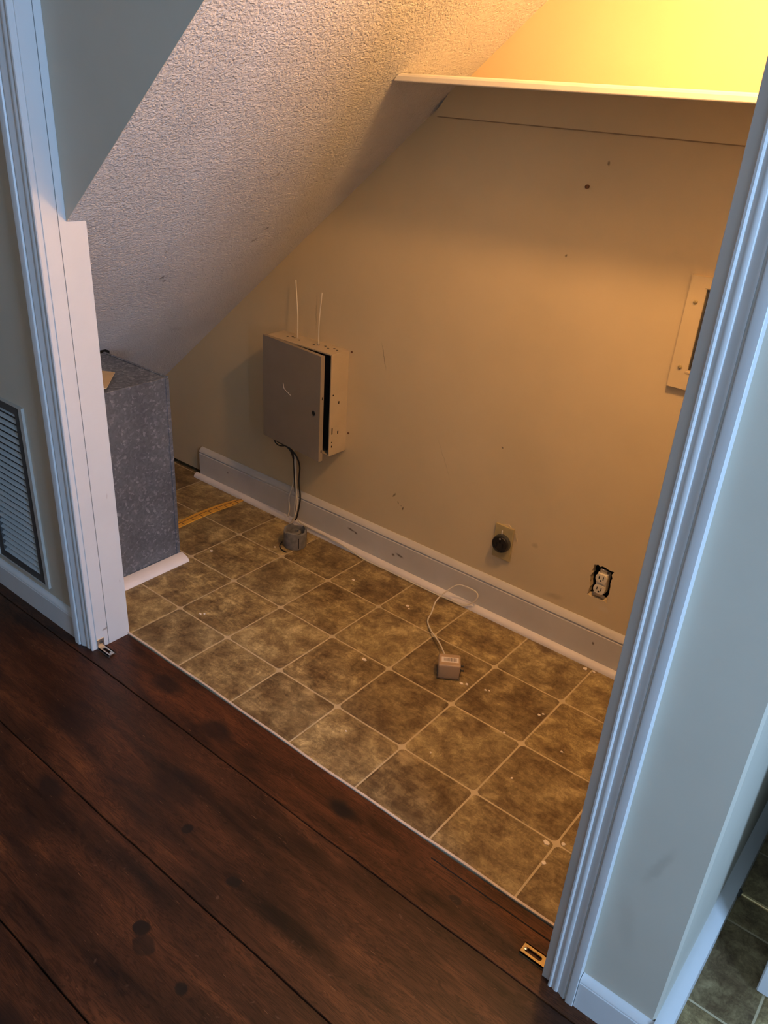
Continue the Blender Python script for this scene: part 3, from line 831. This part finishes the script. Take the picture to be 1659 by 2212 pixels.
bm = NB(); box(bm, 4.725, 4.865, YW + .01, YW + .12, 1.05, 1.34, .01); obj('outlet_body', bm, M['ivory'], t)
for zc in (1.275, 1.112):
    bm = NB()
    P = [(4.795 + .078 * math.cos(a_ * math.pi / 12), zc + max(-.062, min(.062, .078 * math.sin(a_ * math.pi / 12)))) for a_ in range(24)]
    prism(bm, P, 'y', YW - .022, YW + .02); fc = obj('face', bm, M['ivory'], t)
    for dx, dz, w2, h2 in ((-.028, .012, .006, .020), (.028, .012, .006, .024), (0, -.030, .011, .011)):
        bm = NB(); box(bm, 4.795 + dx - w2, 4.795 + dx + w2, YW - .0235, YW - .018, zc + dz - h2, zc + dz + h2); obj('slot', bm, M['void'], fc)

# recessed utility box at the right of the back wall
t = thing('utility_box', 'tan painted recessed wall box frame with screws beside the right jamb', 'wall box', ((UB[0] + UB[1]) / 2, YW, UB[2]))
bm = NB(); holed(bm, frame_rect(*UB), [frame_rect(UB[0] + .185, UB[1] - .215, UB[2] + .215, UB[3] - .12)], 'y', YW - .055, YW - .0)
obj('flange', bm, M['wall_closet'], t)
bm = NB(); box(bm, UB[0] - .009, UB[0], YW - .012, YW, UB[2], UB[3]); obj('shadow_line', bm, M['rust'], t)  # dark strip painted as the shadow line along the flange's left edge
ix0, ix1, iz0, iz1 = UB[0] + .185, UB[1] - .215, UB[2] + .215, UB[3] - .12
bm = NB()
box(bm, ix0, ix0 + .02, YW - .03, YW + .22, iz0, iz1); box(bm, ix1 - .02, ix1, YW - .03, YW + .22, iz0, iz1)
box(bm, ix0 + .02, ix1 - .02, YW - .03, YW + .22, iz0, iz0 + .02); box(bm, ix0 + .02, ix1 - .02, YW - .03, YW + .22, iz1 - .02, iz1); box(bm, ix0, ix1, YW + .22, YW + .24, iz0, iz1)
obj('recess', bm, M['dark_metal'], t)
for x, z in ((UB[0] + .10, UB[2] + .24), (UB[0] + .10, UB[3] - .26), (UB[1] - .10, UB[2] + .24), (UB[1] - .10, UB[3] - .26)):
    bm = NB(); lathe(bm, (x, YW - .055, z), [(.022, -.002), (.022, .012), (.008, .018), (0, .014)], 'y', 12); obj('screw', bm, M['plate'], t)
for z in (iz0 - .02, iz1 + .02):
    bm = NB(); box(bm, ix0 - .02, ix0 + .06, YW - .062, YW - .055, z - .012, z + .012, .003); obj('tab', bm, M['wall_closet'], t)

# ------------------------------------------------------------------ return air duct
DX, DYB, DTZ = -1.1, .855, 2.93
t = thing('air_duct', 'galvanised sheet metal air duct box standing behind the left jamb', 'duct', (-1.9, 0, 0))
bm = NB(); box(bm, -2.60, DX, FY1 + .01, DYB, .0, DTZ, .008); obj('body', bm, M['galv'], t)
bm = NB(); box(bm, DX - .02, DX + .014, DYB - .045, DYB + .012, .0, DTZ - .02, .004); obj('corner_seam', bm, M['galv'], t)
bm = NB(); box(bm, -2.6, DX + .006, DYB - .03, DYB + .012, DTZ - .01, DTZ + .012, .004); obj('top_seam', bm, M['galv'], t)
bm = NB(); shoe(bm, 'y', FY1 + .02, .885, DX + .014, 0, .19, 1, 'y')
for v in bm.verts: v.co.z *= .5
struct(obj('trim_9', bm, M['shoe_white'], smooth='auto'), 'pale quarter round moulding at the foot of the duct')
bm = NB(); prism(bm, [(-1.95, -.3), (-1.83, .31), (-1.67, .40), (-1.20, -.05), (-1.3, -.35)], 'z', DTZ + .013, DTZ + .028)
tag(obj('cardboard_scrap', bm, M['cardboard']), 'tan cardboard scrap lying on top of the metal duct', 'cardboard')
bm = NB(); prism(bm, [(-2.72, .86), (-2.86, .93), (-2.90, 1.05), (-2.80, 1.07), (-2.74, .97)], 'z', zslope(-2.8, .95) - .10, zslope(-2.8, .95) + .05)
struct(obj('trim_10', bm, M['void']), 'dark torn hole where the duct meets the sloped ceiling')

# yellow ruler strip lying across the vinyl, partly behind the duct
t = thing('yellow_ruler', 'narrow yellow wooden ruler with dark marks lying behind the duct', 'ruler', (-1.95, 1.8, 0))
cen = smooth_path([(-1.90, .70, 0), (-1.93, 1.45, 0), (-1.955, 2.05, 0), (-1.925, 2.55, 0), (-1.885, 2.86, 0)], 6)
bm = NB(); rows = []
for p in cen:
    wd = .085 if p.y < 2.6 else .085 - (p.y - 2.6) * .2
    rows.append([bm.verts.new(p + Vector((dx, 0, z))) for dx, z in ((-wd, 0), (-wd, .016), (wd, .016), (wd, 0))])
for A, B in zip(rows, rows[1:]):
    for k in range(4): bm.faces.new((A[k], A[(k + 1) % 4], B[(k + 1) % 4], B[k]))
bm.faces.new(rows[0]); bm.faces.new(rows[-1])
obj('blade', bm, M['yellow'], t)
bm = NB(); tube(bm, [p + Vector((-.012, 0, .013)) for p in cen[::3]], .009, 5, 3); obj('center_line', bm, M['ruler_ink'], t)
for i, p in enumerate(cen[1:-3]):
    if i % 2: continue
    bm = NB(); box(bm, p.x + .0, p.x + .083, p.y - .008, p.y + .008, .014, .0175); obj('mark', bm, M['ruler_ink'], t)

# ------------------------------------------------------------------ bifold pivot brackets
def bracket(nm, x0, x1, y0, y1, mat, label, jx, sg):
    t = thing(nm, label, 'bracket', ((x0 + x1) / 2, (y0 + y1) / 2, 0))
    bm = NB()
    ym = (y0 + y1) / 2
    holed(bm, frame_rect(x0, x1, y0, y1), [[(x0 + (x1 - x0) * a_, ym + b_ * (y1 - y0)) for a_, b_ in ((.30, -.2), (.85, -.2), (.92, -.1), (.92, .1), (.85, .2), (.30, .2), (.24, .1), (.24, -.1))] if sg < 0 else
          [(x0 + (x1 - x0) * a_, ym + b_ * (y1 - y0)) for a_, b_ in ((.15, -.2), (.70, -.2), (.76, -.1), (.76, .1), (.70, .2), (.15, .2), (.08, .1), (.08, -.1))]], 'z', .018, .030)
    for a_, b_ in ((y0, y0 + .012), (y1 - .012, y1)):
        box(bm, x0, x1, a_, b_, 0, .03)
    obj('foot_plate', bm, M[mat], t)
    bm = NB(); box(bm, min(jx, jx - sg * .012), max(jx, jx - sg * .012), y0, y1, .0, .15, .003); obj('upright', bm, M[mat], t)
    bm = NB(); lathe(bm, (jx - sg * .012, ym, .10), [(.022, 0), (.022, .006 * 1), (0, .008)], 'x', 12)
    if sg < 0:
        for v in bm.verts: v.co.x = 2 * (jx + .012) - v.co.x
    obj('screw', bm, M['dark_metal'], t)
    bm = NB(); xe = x0 + .03 if sg > 0 else x1 - .03
    lathe(bm, (xe, ym, .030), [(.016, 0), (.014, .006), (0, .009)], 'z', 12); obj('screw', bm, M['steel'], t)
bracket('pivot_bracket', 0.003, .245, -1.325, -1.225, 'steel', 'silver door pivot bracket on the planks at the jamb beside the duct', 0.0, -1)
bracket('pivot_bracket', 6.32, 6.572, -1.285, -1.165, 'brass', 'brassy door pivot bracket on the planks at the jamb beside the side room', OPR, 1)

# ------------------------------------------------------------------ brass door stop
t = thing('door_stop', 'thin brass door stop sticking out of the side room baseboard', 'door stop', (7.625, .45, .2))
bm = NB(); lathe(bm, (7.625, .45, .25), [(.045, 0), (.045, -.012), (.02, -.03), (0, -.03)], 'x', 16); obj('base', bm, M['dark_metal'], t)
bm = NB(); cyl(bm, (7.64, .45, .25), (7.94, .45, .245), .016, .020, 12); obj('rod', bm, M['brass'], t)
bm = NB(); cyl(bm, (7.93, .45, .245), (8.03, .45, .245), .034, .030, 14); obj('tip', bm, M['brass'], t)

# ------------------------------------------------------------------ return air grille
GX0, GX1, GZ0, GZ1 = -2.30, -.975, .50, 3.05
t = thing('return_grille', 'louvred return air grille set in the hall wall', 'vent grille', ((GX0 + GX1) / 2, FY0, GZ0))
bm = NB(); holed(bm, frame_rect(GX0, GX1, GZ0, GZ1), [frame_rect(GX0 + .075, GX1 - .075, GZ0 + .02, GZ1 - .02)], 'y', FY0 - .035, FY0); obj('frame', bm, M['grille_frame'], t)
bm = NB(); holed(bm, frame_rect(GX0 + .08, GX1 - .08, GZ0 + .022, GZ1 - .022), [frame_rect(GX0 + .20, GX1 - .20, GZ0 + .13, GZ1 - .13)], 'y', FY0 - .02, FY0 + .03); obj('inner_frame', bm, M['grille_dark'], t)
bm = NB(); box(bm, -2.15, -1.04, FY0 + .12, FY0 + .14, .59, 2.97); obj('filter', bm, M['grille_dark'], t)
nl = 25
for k in range(nl):
    z = GZ0 + .15 + (GZ1 - GZ0 - .30) * k / (nl - 1)
    bm = NB(); prism(bm, [(FY0 - .016, z - .016), (FY0 - .010, z - .021), (FY0 + .030, z + .014), (FY0 + .024, z + .019)], 'x', GX0 + .19, GX1 - .19)
    obj('louver', bm, M['grille'], t)

# ------------------------------------------------------------------ bare bulb that lights the closet
t = thing('bulb_lampholder', 'bare bulb in a porcelain lampholder on the closet side wall', 'lamp', (6.75, BULB[1], BULB[2] - .25))
bm = NB(); lathe(bm, (6.735, BULB[1], BULB[2]), [(.25, 0), (.25, .04), (.20, .10), (.10, .14), (.095, .27), (.06, .27), (0, .26)], 'x', 28); obj('lampholder', bm, M['porcelain'], t, smooth='auto')
bm = NB(); lathe(bm, (BULB[0] + .29, BULB[1], BULB[2]), [(.06, 0), (.07, .06), (.14, .17), (.19, .26), (.205, .33), (.19, .41), (.14, .48), (.07, .52), (0, .53)], 'x', 24); obj('bulb', bm, M['bulb'], t, smooth=True)

# ------------------------------------------------------------------ small things
rr = random.Random(11)
for x, y, r in ((2.652, .914, .05), (.314, .098, .03), (.36, .14, .02), (4.167, 1.505, .025), (4.21, 1.53, .02), (4.913, 1.573, .03), (4.94, 1.62, .018), (4.754, 1.01, .022), (5.924, -.06, .045), (6.06, .04, .035), (6.02, -.30, .04),
                (4.917, 2.80, .045), (5.03, 2.82, .03), (2.30, 2.30, .03), (2.36, 2.26, .02), (-.906, 1.325, .035), (3.87, 1.40, .03), (3.93, 1.44, .03), (1.28, 2.27, .035), (3.36, -.25, .018), (5.2, .45, .02), (5.42, 1.2, .02), (-.28, 2.12, .02), (4.3, .15, .015)):
    bm = NB(); n = 6; a0 = rr.uniform(0, 6)
    P = [(x + r * rr.uniform(.5, 1) * math.cos(a0 + 2 * math.pi * k / n), y + r * .8 * rr.uniform(.45, 1) * math.sin(a0 + 2 * math.pi * k / n)) for k in range(n)]
    prism(bm, P, 'z', .0, .008)
    tag(obj('paint_chip', bm, M['chip']), 'small pale paint chip fallen on the vinyl', 'paint chip', 'paint chips scattered on the vinyl')
bm = NB(); lathe(bm, (3.699, YW, 5.862), [(.022, 0), (.022, .03), (0, .04)], 'y', 10)
tag(obj('nail', bm, M['rust']), 'rusty nail head in the back wall below the shelf', 'nail')
